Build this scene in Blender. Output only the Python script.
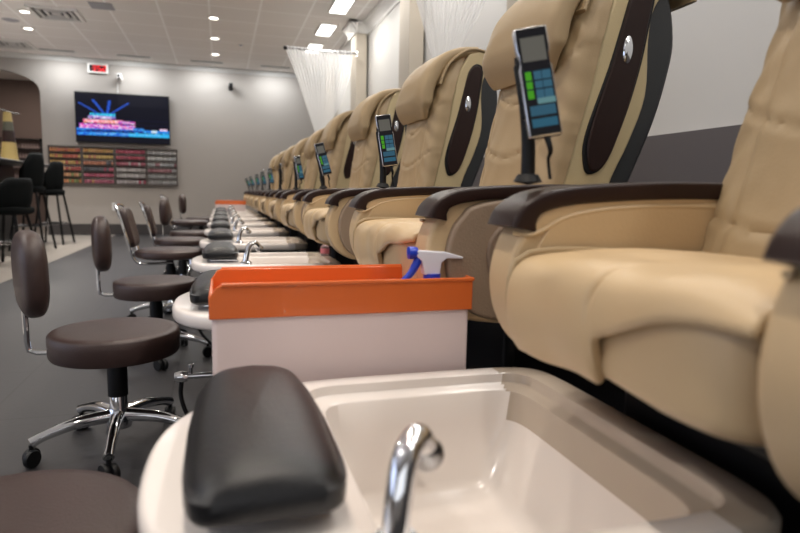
import bpy, bmesh, math, random
from mathutils import Vector, Matrix
random.seed(7)
PI = math.pi
sc = bpy.context.scene
for o in list(bpy.data.objects): bpy.data.objects.remove(o)
C = sc.collection

# ---------------- camera ----------------
F_PX = 600.0; YAW = math.atan(179/600); PITCH = math.atan(72.5/600); ROLL = 0.018
cd = bpy.data.cameras.new('camera'); cam = bpy.data.objects.new('camera', cd); C.objects.link(cam)
cd.sensor_width = 36; cd.lens = 36*F_PX/800; cd.clip_start = 0.02; cd.clip_end = 60
fw = Vector((math.sin(YAW)*math.cos(PITCH), math.cos(YAW)*math.cos(PITCH), -math.sin(PITCH)))
rt = fw.cross(Vector((0,0,1))).normalized(); up = rt.cross(fw)
rr = rt*math.cos(ROLL)+up*math.sin(ROLL); uu = -rt*math.sin(ROLL)+up*math.cos(ROLL)
M3 = Matrix((rr, uu, -fw)).transposed()
cam.matrix_world = Matrix.Translation((0,0,0.8)) @ M3.to_4x4()
cd.dof.use_dof = True; cd.dof.focus_distance = 1.55; cd.dof.aperture_fstop = 3.6
sc.camera = cam

# ---------------- world, colour ----------------
w = bpy.data.worlds.new('world'); sc.world = w; w.use_nodes = True
w.node_tree.nodes['Background'].inputs[0].default_value = (0.9,0.93,1,1)
w.node_tree.nodes['Background'].inputs[1].default_value = 0.05
sc.view_settings.view_transform = 'Standard'; sc.view_settings.look = 'None'
sc.view_settings.gamma = 1; sc.view_settings.use_curve_mapping = False
sc.view_settings.exposure = -0.13

# ---------------- room lights ----------------
XW, YF, ZC = 1.86, 11.5, 2.97            # right wall, far wall, ceiling
def area(name, loc, sx, sy, watts, col=(1,1,1), rot=(0,0,0), spread=PI):
    l = bpy.data.lights.new(name, 'AREA'); l.shape = 'RECTANGLE'; l.size = sx; l.size_y = sy
    l.energy = watts; l.color = col; l.spread = spread
    o = bpy.data.objects.new(name, l); C.objects.link(o); o.location = loc; o.rotation_euler = rot
    return o
TROFFERS = [-1.6+1.1*i for i in range(11)]      # fluorescent row above the chairs
DOWN_X0 = [10.38-1.06*i for i in range(13)]
for y in TROFFERS:
    area('fluorescent_light', (1.38, y, ZC-0.03), 0.19, 0.56, 10, (1,0.97,0.92))
for y in DOWN_X0[:11]:
    area('recessed_light', (-0.05, y, ZC-0.03), 0.09, 0.09, 8.0, (1,0.90,0.78), spread=2.2)
for x,y in ((-2.3,8.79),(-2.5,9.68),(-2.3,7.0),(-2.3,4.8),(-2.3,2.4),(-2.3,0.0),(-4,9),(-4,6.5),(-4,4),(-4,1.5)):  # unseen downlights added beyond the fitted pair, to bounce light onto the ceiling
    area('recessed_light', (x, y, ZC-0.03), 0.09, 0.09, 30, (1,0.95,0.88), spread=2.2)
for x0,x1 in ((-2.73,-2.18),(-1.61,-1.06),(-0.47,0.08),(0.68,1.22)):
    area('wall_wash_light', ((x0+x1)/2, 11.1, ZC-0.03), x1-x0-.06, .05, 15, (0.93,0.98,1), rot=(math.radians(4),0,0), spread=PI)
# bluish window daylight from the left, and an added fill behind the camera
area('daylight_fill_light', (-5.5, 1.5, 1.4), 2.0, 6.0, 70, (0.66,0.76,1), rot=(0,-PI/2-.55,0))
area('daylight_fill_light', (-1.2, -2.6, 1.3), 4.0, 1.8, 26, (0.95,0.97,1), rot=(PI/2+.62,0,0))  # unseen fill added behind the camera, tilted up to brighten the ceiling

area('arch_room_fill', (-3.4, 12.8, ZC-.05), .6, .6, 38, (1,.9,.8))  # unseen fill added to lift the dark room beyond the arch

# ---------------- materials ----------------
def srgb(*c):
    return tuple(((v/255)/12.92 if v/255<=0.04045 else ((v/255+0.055)/1.055)**2.4) for v in c)+(1,)
def mat(name, col, rough=.5, metal=0, bump=0, bscale=40, spec=.5, coat=0, var=0, vscale=4, emit=0, alpha=1, trans=0):
    m = bpy.data.materials.new(name); m.use_nodes = True; nt = m.node_tree; b = nt.nodes['Principled BSDF']
    b.inputs['Base Color'].default_value = col; b.inputs['Roughness'].default_value = rough
    b.inputs['Metallic'].default_value = metal; b.inputs['Specular IOR Level'].default_value = spec
    b.inputs['Coat Weight'].default_value = coat; b.inputs['Alpha'].default_value = alpha
    b.inputs['Transmission Weight'].default_value = trans
    if emit:
        b.inputs['Emission Color'].default_value = col; b.inputs['Emission Strength'].default_value = emit
    tc = nt.nodes.new('ShaderNodeTexCoord')
    if bump:
        n = nt.nodes.new('ShaderNodeTexNoise'); n.inputs['Scale'].default_value = bscale; n.inputs['Detail'].default_value = 4
        bp = nt.nodes.new('ShaderNodeBump'); bp.inputs['Strength'].default_value = bump; bp.inputs['Distance'].default_value = .004
        nt.links.new(tc.outputs['Object'], n.inputs['Vector']); nt.links.new(n.outputs['Fac'], bp.inputs['Height'])
        nt.links.new(bp.outputs['Normal'], b.inputs['Normal'])
    if var:
        n = nt.nodes.new('ShaderNodeTexNoise'); n.inputs['Scale'].default_value = vscale; n.inputs['Detail'].default_value = 3
        mx = nt.nodes.new('ShaderNodeMix'); mx.data_type = 'RGBA'
        mx.inputs[6].default_value = col; mx.inputs[7].default_value = tuple(v*(1-var) for v in col[:3])+(1,)
        nt.links.new(tc.outputs['Object'], n.inputs['Vector']); nt.links.new(n.outputs['Fac'], mx.inputs[0])
        nt.links.new(mx.outputs[2], b.inputs['Base Color'])
    return m
M = dict(
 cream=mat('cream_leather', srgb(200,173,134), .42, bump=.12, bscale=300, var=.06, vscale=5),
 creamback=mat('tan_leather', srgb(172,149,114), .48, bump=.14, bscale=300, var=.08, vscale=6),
 creamside=mat('pale_leather', srgb(196,178,138), .42, bump=.2, bscale=260),
 taupe=mat('taupe_leather', srgb(146,126,106), .45, bump=.3, bscale=260, var=.08),
 taupedk=mat('dark_taupe_leather', srgb(126,107,90), .45, bump=.3, bscale=260),
 seam=mat('stitched_seam', srgb(150,124,90), .6),
 wood=mat('dark_wood_veneer', srgb(42,24,20), .38, spec=.3, var=.35, vscale=14),
 shell=mat('charcoal_plastic_shell', srgb(44,46,48), .38),
 black=mat('black_plastic', srgb(14,14,16), .5, spec=.3),
 blackl=mat('black_vinyl', srgb(20,20,23), .34, bump=.25, bscale=300),
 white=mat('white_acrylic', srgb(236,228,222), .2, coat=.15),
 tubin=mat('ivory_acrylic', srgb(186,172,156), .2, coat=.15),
 chrome=mat('chrome', (.82,.84,.87,1), .08, 1),
 steel=mat('brushed_metal', (.55,.56,.58,1), .25, 1),
 brown=mat('brown_vinyl', srgb(58,42,39), .4, bump=.25, bscale=300, var=.1),
 orange=mat('orange_plastic', srgb(218,106,48), .25, coat=.3),
 boxwhite=mat('white_box_plastic', srgb(226,208,206), .3),
 blue=mat('blue_plastic', srgb(30,60,190), .3),
 spraywhite=mat('white_spray_plastic', srgb(225,225,235), .35),
 wallgrey=mat('far_wall_paint', srgb(154,147,141), .7, bump=.1, bscale=120),
 wallright=mat('right_wall_paint', srgb(216,214,210), .6, bump=.1, bscale=120),
 colpaint=mat('column_paint', srgb(190,180,165), .6),
 wains=mat('grey_wainscot_paint', srgb(100,95,96), .5),
 trim=mat('white_trim_paint', srgb(232,230,226), .5),
 cornice=mat('shaded_cornice_paint', srgb(196,194,191), .6),  # white trim darkened, the dimness of the far cornice put into its colour
 base=mat('dark_baseboard', srgb(58,54,54), .4),
 archroom=mat('brown_wall_paint', srgb(108,92,86), .8),
 rack=mat('dark_rack_metal', srgb(78,70,66), .5),
 barblack=mat('black_bar_laminate', srgb(16,15,17), .4, spec=.3),
 bartop=mat('pale_counter_edge', srgb(190,188,188), .2),
 darkgreen=mat('black_green_velvet', srgb(10,13,14), .9, spec=.15),
 darkmetal=mat('black_metal', srgb(24,24,26), .35, .6),
 plate=mat('switch_plate_white', srgb(225,225,225), .5),
 vent=mat('vent_metal', srgb(215,213,210), .5), dark=mat('dark_void', srgb(30,28,28), .8),
 speaker=mat('speaker_grille', srgb(165,165,172), .8),
 lamp=mat('lamp_diffuser', (1,.97,.92,1), .5, emit=7), lampwarm=mat('warm_lamp_diffuser', (1,.9,.8,1), .5, emit=9),
 lampstrip=mat('strip_lamp_diffuser', (.93,.98,1,1), .5, emit=3),
 red=mat('red_led', (1,.02,.03,1), .5, emit=1.0),
 vaseg=mat('amber_frosted_glass', srgb(158,138,84), .35), vased=mat('dark_frosted_glass', srgb(70,70,58), .35),
 clear=mat('clear_plastic', srgb(215,190,190), .1, trans=.6), pink=mat('pink_label', srgb(214,120,130), .5),
)
# sheer curtain
m = bpy.data.materials.new('sheer_fabric'); m.use_nodes = True; nt = m.node_tree; nt.nodes.clear()
out = nt.nodes.new('ShaderNodeOutputMaterial'); mix = nt.nodes.new('ShaderNodeMixShader'); mix2 = nt.nodes.new('ShaderNodeMixShader')
tr = nt.nodes.new('ShaderNodeBsdfTransparent'); df = nt.nodes.new('ShaderNodeBsdfDiffuse'); tl = nt.nodes.new('ShaderNodeBsdfTranslucent')
df.inputs[0].default_value = tl.inputs[0].default_value = srgb(250,250,250)
mix2.inputs[0].default_value = .45; nt.links.new(df.outputs[0], mix2.inputs[1]); nt.links.new(tl.outputs[0], mix2.inputs[2])
mix.inputs[0].default_value = .68; nt.links.new(tr.outputs[0], mix.inputs[1]); nt.links.new(mix2.outputs[0], mix.inputs[2])
nt.links.new(mix.outputs[0], out.inputs[0]); M['sheer'] = m
# tiled surfaces
def grid_mat(name, col, line, tx, ty, ox, oy, lw, rough, spec=.5, var=.06, bump=0):
    m = bpy.data.materials.new(name); m.use_nodes = True; nt = m.node_tree; b = nt.nodes['Principled BSDF']
    tc = nt.nodes.new('ShaderNodeTexCoord'); mp = nt.nodes.new('ShaderNodeMapping'); mp.inputs['Location'].default_value = (ox,oy,0)
    br = nt.nodes.new('ShaderNodeTexBrick'); br.offset = 0; br.squash = 1
    br.inputs['Scale'].default_value = 1; br.inputs['Brick Width'].default_value = tx; br.inputs['Row Height'].default_value = ty
    br.inputs['Mortar Size'].default_value = lw; br.inputs['Mortar Smooth'].default_value = .1
    br.inputs['Color1'].default_value = col; br.inputs['Color2'].default_value = tuple(v*(1-var) for v in col[:3])+(1,)
    br.inputs['Mortar'].default_value = line
    nt.links.new(tc.outputs['Object'], mp.inputs[0]); nt.links.new(mp.outputs[0], br.inputs[0])
    nt.links.new(br.outputs[0], b.inputs['Base Color']); b.inputs['Roughness'].default_value = rough
    b.inputs['Specular IOR Level'].default_value = spec
    if bump:
        n = nt.nodes.new('ShaderNodeTexNoise'); n.inputs['Scale'].default_value = 60; n.inputs['Detail'].default_value = 6
        bp = nt.nodes.new('ShaderNodeBump'); bp.inputs['Strength'].default_value = bump; bp.inputs['Distance'].default_value = .003
        nt.links.new(tc.outputs['Object'], n.inputs[0]); nt.links.new(n.outputs['Fac'], bp.inputs['Height']); nt.links.new(bp.outputs[0], b.inputs['Normal'])
    return m
M['ceiling'] = grid_mat('ceiling_tiles', srgb(236,231,227), srgb(252,250,248), .585, .585, .10, -.15, .012, .9, .2, .03, .4)
M['floor'] = grid_mat('dark_floor_tiles', srgb(48,47,49), srgb(34,33,34), .6, .6, .2, .1, .004, .45, .4, .10, .15)
M['lightfloor'] = grid_mat('pale_floor_tiles', srgb(152,145,138), srgb(128,122,117), .6, .6, .2, .1, .004, .3, .4, .08, .1)
def vc_mat(name, strength):
    m = bpy.data.materials.new(name); m.use_nodes = True; nt = m.node_tree; b = nt.nodes['Principled BSDF']
    a = nt.nodes.new('ShaderNodeVertexColor'); a.layer_name = 'screen'
    b.inputs['Base Color'].default_value = (.01,.01,.012,1); b.inputs['Roughness'].default_value = .3; b.inputs['Specular IOR Level'].default_value = .06
    nt.links.new(a.outputs[0], b.inputs['Emission Color']); b.inputs['Emission Strength'].default_value = strength
    return m
M['tv'] = vc_mat('television_image', 1.1); M['lcd'] = vc_mat('console_image', .55)

# ---------------- mesh helpers ----------------
def link_mesh(name, verts, faces, m, parent=None, smooth=True, bevel=0, seg=3, subsurf=0, off=(0,0,0), solid=0):
    me = bpy.data.meshes.new(name)
    me.from_pydata([(v[0]-off[0], v[1]-off[1], v[2]-off[2]) for v in verts], [], faces); me.validate()
    bm = bmesh.new(); bm.from_mesh(me); bmesh.ops.recalc_face_normals(bm, faces=bm.faces); bm.to_mesh(me); bm.free()
    ms = m if isinstance(m, (list,tuple)) else [m]
    for k in ms: me.materials.append(M[k] if isinstance(k,str) else k)
    o = bpy.data.objects.new(name, me); C.objects.link(o)
    if parent: o.parent = parent
    for p in me.polygons: p.use_smooth = smooth
    if solid:
        md = o.modifiers.new('solid','SOLIDIFY'); md.thickness = solid; md.offset = 0
    if bevel:
        md = o.modifiers.new('bevel','BEVEL'); md.width = bevel; md.segments = seg; md.limit_method = 'ANGLE'; md.angle_limit = .6
        if smooth: md.harden_normals = False
    if subsurf:
        md = o.modifiers.new('sub','SUBSURF'); md.levels = md.render_levels = subsurf
    if smooth and not subsurf and not getattr(o,'_x',None):
        try: me.set_sharp_from_angle(angle=.75)
        except Exception: pass
    return o
class MB:
    def __init__(s): s.v=[]; s.f=[]
    def add(s, vf):
        n=len(s.v); s.v+=list(vf[0]); s.f+=[tuple(i+n for i in f) for f in vf[1]]; return s
    def link(s, name, m, parent=None, **k): return link_mesh(name, s.v, s.f, m, parent, **k)
def box(x0,x1,y0,y1,z0,z1):
    v=[(x,y,z) for x in (x0,x1) for y in (y0,y1) for z in (z0,z1)]
    return v,[(0,1,3,2),(4,6,7,5),(0,4,5,1),(2,3,7,6),(0,2,6,4),(1,5,7,3)]
def prism(pts, y0, y1):            # pts in XZ extruded along Y
    n=len(pts); v=[(x,y0,z) for x,z in pts]+[(x,y1,z) for x,z in pts]
    f=[tuple(range(n)), tuple(range(2*n-1,n-1,-1))]+[(i,(i+1)%n,n+(i+1)%n,n+i) for i in range(n)]
    return v,f
def loft(rings, cap=True, closed=True):
    n=len(rings[0]); v=[p for r in rings for p in r]; f=[]
    for i in range(len(rings)-1):
        for j in range(n if closed else n-1):
            k=(j+1)%n; f.append((i*n+j, i*n+k, (i+1)*n+k, (i+1)*n+j))
    if cap: f+= [tuple(range(n-1,-1,-1)), tuple((len(rings)-1)*n+j for j in range(n))]
    return v,f
def lathe(prof, c=(0,0,0), n=28, axis='z'):
    rings=[]
    for r,h in prof:
        ring=[]
        for j in range(n):
            a=2*PI*j/n; p=(r*math.cos(a), r*math.sin(a), h)
            if axis=='x': p=(h,p[0],p[1])
            if axis=='y': p=(p[0],h,p[1])
            ring.append((p[0]+c[0],p[1]+c[1],p[2]+c[2]))
        rings.append(ring)
    return loft(rings)
def catmull(pts, k=6):
    P=[Vector(p) for p in pts]; out=[]
    for i in range(len(P)-1):
        a=P[max(i-1,0)]; b=P[i]; c=P[i+1]; d=P[min(i+2,len(P)-1)]
        for j in range(k):
            t=j/k; out.append(.5*((2*b)+(c-a)*t+(2*a-5*b+4*c-d)*t*t+(3*b-a-3*c+d)*t**3))
    out.append(P[-1]); return out
def catclosed(pts, k=5):
    n=len(pts); P=[Vector(p) for p in pts]; out=[]
    for i in range(n):
        a=P[i-1]; b=P[i]; c=P[(i+1)%n]; d=P[(i+2)%n]
        for j in range(k):
            t=j/k; q=.5*((2*b)+(c-a)*t+(2*a-5*b+4*c-d)*t*t+(3*b-a-3*c+d)*t**3); out.append(tuple(q))
    return out
def tube(pts, r, n=10, smooth=0):
    P=catmull(pts, smooth) if smooth else [Vector(p) for p in pts]
    R=r if isinstance(r,(list,tuple)) else None; rings=[]; u=None
    for i,p in enumerate(P):
        t=(P[min(i+1,len(P)-1)]-P[max(i-1,0)]).normalized()
        if u is None: u=t.orthogonal().normalized()
        u=(u-t*u.dot(t)).normalized(); w_=t.cross(u)
        if R:
            q=i/(len(P)-1)*(len(R)-1); k=min(int(q),len(R)-2); rad=R[k]+(R[k+1]-R[k])*(q-k)
        else: rad=r
        rings.append([tuple(p+rad*(math.cos(2*PI*j/n)*u+math.sin(2*PI*j/n)*w_)) for j in range(n)])
    return loft(rings)
def sweep_xz(path, width, thick, yc=0, n=20, e=.45, wfun=None, tfun=None, k=6):
    """a padded band following a path in XZ, its width along Y"""
    P=catmull([(x,0,z) for x,z in path], k); rings=[]
    for i,p in enumerate(P):
        t=(P[min(i+1,len(P)-1)]-P[max(i-1,0)]).normalized(); nrm=Vector((-t.z,0,t.x)); s=i/(len(P)-1)
        W=width*(wfun(s) if wfun else 1); T=thick*(tfun(s) if tfun else 1); ring=[]
        for j in range(n):
            a=2*PI*j/n; ca,sa=math.cos(a),math.sin(a)
            yy=W/2*math.copysign(abs(ca)**e,ca); nn=T/2*math.copysign(abs(sa)**(e+.2),sa)
            q=p+nrm*nn; ring.append((q.x, yc+yy, q.z))
        rings.append(ring)
    return loft(rings)
def sbox(c, d, e=.35, nu=28, nv=16, fn=None):
    """superellipsoid pad"""
    v=[];f=[]
    for i in range(nv+1):
        ph=-PI/2+PI*i/nv; cp,sp=math.cos(ph),math.sin(ph); rings=[]
        for j in range(nu):
            a=2*PI*j/nu; ca,sa=math.cos(a),math.sin(a)
            g=lambda x:math.copysign(abs(x)**e,x)
            p=[g(cp)*g(ca)*d[0]/2, g(cp)*g(sa)*d[1]/2, g(sp)*d[2]/2]
            if fn: p=fn(*p)
            v.append((p[0]+c[0],p[1]+c[1],p[2]+c[2]))
    for i in range(nv):
        for j in range(nu):
            k=(j+1)%nu; f.append((i*nu+j,i*nu+k,(i+1)*nu+k,(i+1)*nu+j))
    return v,f
def rot_vf(vf, rz=0, loc=(0,0,0), ry=0, rx=0):
    m=Matrix.Translation(loc)@Matrix.Rotation(rz,4,'Z')@Matrix.Rotation(ry,4,'Y')@Matrix.Rotation(rx,4,'X')
    return [tuple(m@Vector(p)) for p in vf[0]], vf[1]

def tag(o, label, cat, group=None, kind=None):
    o['label']=label; o['category']=cat
    if group: o['group']=group
    if kind: o['kind']=kind
    return o
def thing(name, loc, label, cat, group=None, rz=0):
    o=bpy.data.objects.new(name,None); C.objects.link(o); o.location=loc; o.rotation_euler=(0,0,rz); o.empty_display_size=.1
    return tag(o,label,cat,group)
def dup(o, parent=None):
    c=o.copy(); C.objects.link(c)
    if parent: c.parent=parent
    for ch in list(o.children): dup(ch,c)
    return c
def struct(name, vf, m, **k):
    o=link_mesh(name, vf[0], vf[1], m, None, smooth=k.pop('smooth',False), **k); o['kind']='structure'; return o

# ---------------- structure ----------------
XL, YB = -6.0, -3.0
struct('floor', box(-1.78,XW+.1,YB,YF+.05,-.05,0), 'floor')
struct('floor_pale', box(XL,-1.78,YB,14.4,-.05,.0), 'lightfloor')
struct('ceiling', box(XL,XW+.1,YB,14.4,ZC,ZC+.05), 'ceiling')
struct('wall_right', box(XW,XW+.1,YB,YF,0,ZC), 'wallright')
struct('wall_left', box(XL-.1,XL,YB,14.4,0,ZC), 'wallgrey')
struct('wall_back', box(XL,XW,YB-.1,YB,0,ZC), 'wallgrey')
# far wall with the arched opening (X -5.0..-2.87)
ax1=-2.85; ax0=-5.0; cx_=(ax0+ax1)/2; zs=2.36; zt=2.73
pts=[(XW+.1,0),(XW+.1,ZC),(XL,ZC),(XL,0),(ax0,0),(ax0,zs)]
for i in range(1,24):
    a=PI-PI*i/24
    pts.append((cx_+(ax1-cx_)*math.copysign(abs(math.cos(a))**.9,math.cos(a)), zs+(zt-zs)*math.sin(a)**.85))
pts+=[(ax1,zs),(ax1,0)]
struct('wall_far', prism(pts,YF,YF+.16), 'wallgrey')
struct('wall_arch_room', box(XL,XW,14.3,14.4,0,ZC), 'archroom')
struct('wall_arch_side', box(-1.9,-1.8,YF+.16,14.3,0,ZC), 'archroom')
struct('baseboard_far', box(ax1+.02,XW,YF-.02,YF,0,.19), 'base', bevel=.004)
struct('baseboard_right', box(XW-.02,XW,YB,YF-.02,0,.15), 'base')
struct('trim_far_cornice', prism([(0,0),(0,-.075),(.012,-.075),(.03,-.05),(.06,-.02),(.06,0)],0,1), 'cornice').select_set(False)
o=bpy.data.objects['trim_far_cornice']; 
o.data.transform(Matrix(((0,1,0,0),(-1,0,0,0),(0,0,1,0),(0,0,0,1)))); o.scale=(XW-XL,1,1); o.location=(XL,YF,ZC)
def cornice(name, x, y0, y1):
    struct(name, prism([(x,ZC),(x,ZC-.14),(x-.015,ZC-.14),(x-.02,ZC-.11),(x-.05,ZC-.065),(x-.075,ZC-.035),(x-.10,ZC-.03),(x-.10,ZC)],y0,y1),'trim')
def cornice_y(name, x0, x1, y):
    v,f=prism([(0,ZC),(0,ZC-.14),(-.015,ZC-.14),(-.02,ZC-.11),(-.05,ZC-.065),(-.075,ZC-.035),(-.10,ZC-.03),(-.10,ZC)],x0,x1)
    struct(name, ([(p[1], y+p[0], p[2]) for p in v],f),'trim')
struct('wall_right_wainscot', box(XW-.03,XW,YB,YF,.0,1.075), 'wains')
cornice('trim_right_cornice', XW, YB, YF)
COLS=[(3.18,3.49),(5.5,5.83),(7.8,8.13),(10.1,10.4)]
PX=1.69
for k,(a,b) in enumerate(COLS):
    struct('wall_right_pier.%03d'%k if k else 'wall_right_pier', box(PX,XW-.03,a,b,0,ZC), 'colpaint', bevel=.003)
    cornice('trim_pier_cornice', PX, a-.10, b+.10)
    cornice_y('trim_pier_cornice_end', PX-.10, XW, a)

# ---------------- ceiling fittings ----------------
for y,lb in ((7.2,'bright rectangular ceiling light cut by the photo top edge'),(8.3,'bright rectangular ceiling light wholly in view above the sheer curtain'),(9.4,'bright rectangular ceiling light partly hidden by the sheer curtain top')):
    t=thing('ceiling_light',(1.38,y,ZC),lb,'ceiling light','fluorescent ceiling lights above the chairs')
    mb=MB()
    for b_ in (box(-.115,-.095,-.3,.3,-.02,0),box(.095,.115,-.3,.3,-.02,0),box(-.095,.095,-.3,-.28,-.02,0),box(-.095,.095,.28,.3,-.02,0)): mb.add(b_)
    mb.link('frame','trim',t,smooth=False)
    link_mesh('diffuser',*box(-.095,.095,-.28,.28,-.012,-.002),'lamp',t,smooth=False)
def downlight(x,y,label):
    t=thing('recessed_downlight',(x,y,ZC),label,'ceiling light','recessed round downlights')
    link_mesh('trim_ring',*lathe([(.055,-.002),(.085,-.002),(.088,-.008),(.06,-.012),(.052,-.004)],n=24),'trim',t)
    link_mesh('lens',*lathe([(.001,-.003),(.052,-.003),(.052,-.007),(.001,-.007)],n=20),'lampwarm',t)
for i,y in enumerate(DOWN_X0[:3]):
    downlight(-.05,y,['recessed round downlight in the middle row, closest to the far wall','middle of three recessed round downlights in a line','recessed round downlight in the middle row, farthest from the far wall'][i])
downlight(-2.3,8.79,'recessed round downlight left of the louvred square vent')
downlight(-2.5,9.68,'recessed round downlight between the two louvred vents at the left')
def vent(x,y,label):
    t=thing('ceiling_vent',(x,y,ZC),label,'vent','square louvred ceiling vents')
    link_mesh('backing',*box(-.26,.26,-.26,.26,-.004,0),'dark',t,smooth=False)
    for i,s in enumerate((.28,.2,.12)):
        mb=MB(); wd=.045 if i==0 else .035
        for b_ in (box(-s,-s+wd,-s,s,-.03+.004*i,-.004),box(s-wd,s,-s,s,-.03+.004*i,-.004),box(-s+wd,s-wd,-s,-s+wd*.6,-.03+.004*i,-.004),box(-s+wd,s-wd,s-wd*.6,s,-.03+.004*i,-.004)): mb.add(b_)
        mb.link('louvre_ring','vent' if i else 'trim',t,smooth=False)
    link_mesh('core',*box(-.05,.05,-.05,.05,-.02,-.004),'vent',t,smooth=False)
vent(-1.93,8.72,'larger looking square louvred ceiling vent beside a downlight')
vent(-3.0,10.75,'square louvred ceiling vent above the archway at the left edge')
for i,(x0,x1) in enumerate(((-2.73,-2.18),(-1.61,-1.06),(-.47,.08),(.68,1.22))):
    t=thing('slot_light',((x0+x1)/2,11.05,ZC),['slot light leftmost, close to the archway','slot light above the television','slot light above the small black wall camera','slot light behind the top of the sheer curtain'][i]+', in the ceiling near the far wall','ceiling light','slot wall washers by the far wall')
    h=(x1-x0)/2; mb=MB()
    for b_ in (box(-h,h,.05,.075,-.014,0),box(-h,-h+.02,-.075,.05,-.014,0),box(h-.02,h,-.075,.05,-.014,0),box(-h,h,-.1,-.075,-.006,0)): mb.add(b_)
    mb.link('frame','trim',t,smooth=False)
    link_mesh('slot',*box(-h+.02,h-.02,-.075,0,-.003,0),'dark',t,smooth=False)
    link_mesh('tube',*box(-h+.02,h-.02,0.01,.05,-.006,0),'plate',t,smooth=False)
t=tag(link_mesh('ceiling_speaker',*box(-.13,.13,-.13,.13,-.012,0),'speaker',bevel=.004),'grey square ceiling speaker grille between downlights and vent','speaker'); t.location=(-1.33,8.2,ZC)
t=tag(link_mesh('ceiling_speaker',*lathe([(.001,-.008),(.08,-.008),(.1,0)],n=24),'speaker'),'small round grey grille in the ceiling between two downlights','speaker'); t.location=(-2.6,9.3,ZC)
t=tag(link_mesh('sprinkler_head',*lathe([(.001,-.03),(.012,-.028),(.014,-.006),(.035,-.004),(.035,0)],n=16),'steel'),'small grey sprinkler head in the ceiling right of three downlights','sprinkler'); t.location=(.32,9.6,ZC)
# cameras on the wall
def wallcam(x,z,dome,body,label):
    t=thing('security_camera',(x,YF,z),label,'camera','small security cameras on the far wall')
    link_mesh('mount',*lathe([(.001,-.03),(.04,-.03),(.045,0)],n=20,axis='y'),body,t)
    link_mesh('housing',*rot_vf(box(-.035,.035,-.15,-.02,-.04,.04),rx=-.25),body,t,bevel=.012)
    link_mesh('lens',*rot_vf(lathe([(.001,-.165),(.022,-.163),(.026,-.148)],n=16,axis='y'),rx=-.25),'black',t)
wallcam(-1.62,2.66,0,'trim','small white security camera between the clock and the television')
wallcam(.20,2.63,0,'black','small black security camera high on the far wall, right of the television')

# ---------------- far wall: clock, television, polish racks ----------------
SC=(YF-.02)/10.8
def wx(x): return x*SC
def wz(z): return .8+(z-.8)*SC
cl=thing('digital_wall_clock',(-1.955,YF,wz(2.69)),'white framed digital wall clock with red digits above the television','clock')
mb=MB()
for b_ in (box(-.155,.155,-.05,0,.055,.075),box(-.155,.155,-.05,0,-.075,-.055),box(-.155,-.13,-.05,0,-.055,.055),box(.13,.155,-.05,0,-.055,.055)): mb.add(b_)
mb.link('frame','trim',cl,smooth=False)
link_mesh('display',*box(-.13,.13,-.035,0,-.055,.055),'black',cl,smooth=False)
SEG={'3':'abgcd','5':'afgcd','2':'abged','8':'abcdefg'}
def digit(ch,cx,w=.028,h=.044,t=.008,y=-.037):
    q={'a':box(cx-w,cx+w,y,-.034,h-t,h),'d':box(cx-w,cx+w,y,-.034,-h,-h+t),'g':box(cx-w,cx+w,y,-.034,-t/2,t/2),
       'b':box(cx+w-t,cx+w,y,-.034,0,h),'c':box(cx+w-t,cx+w,y,-.034,-h,0),'f':box(cx-w,cx-w+t,y,-.034,0,h),'e':box(cx-w,cx-w+t,y,-.034,-h,0)}
    mb=MB()
    for s in SEG[ch]: mb.add(q[s])
    return mb
for ch,cx in (('3',-.058),('5',.022),('2',.096)): digit(ch,cx,w=.026).link('digit','red',cl,smooth=False)

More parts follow.
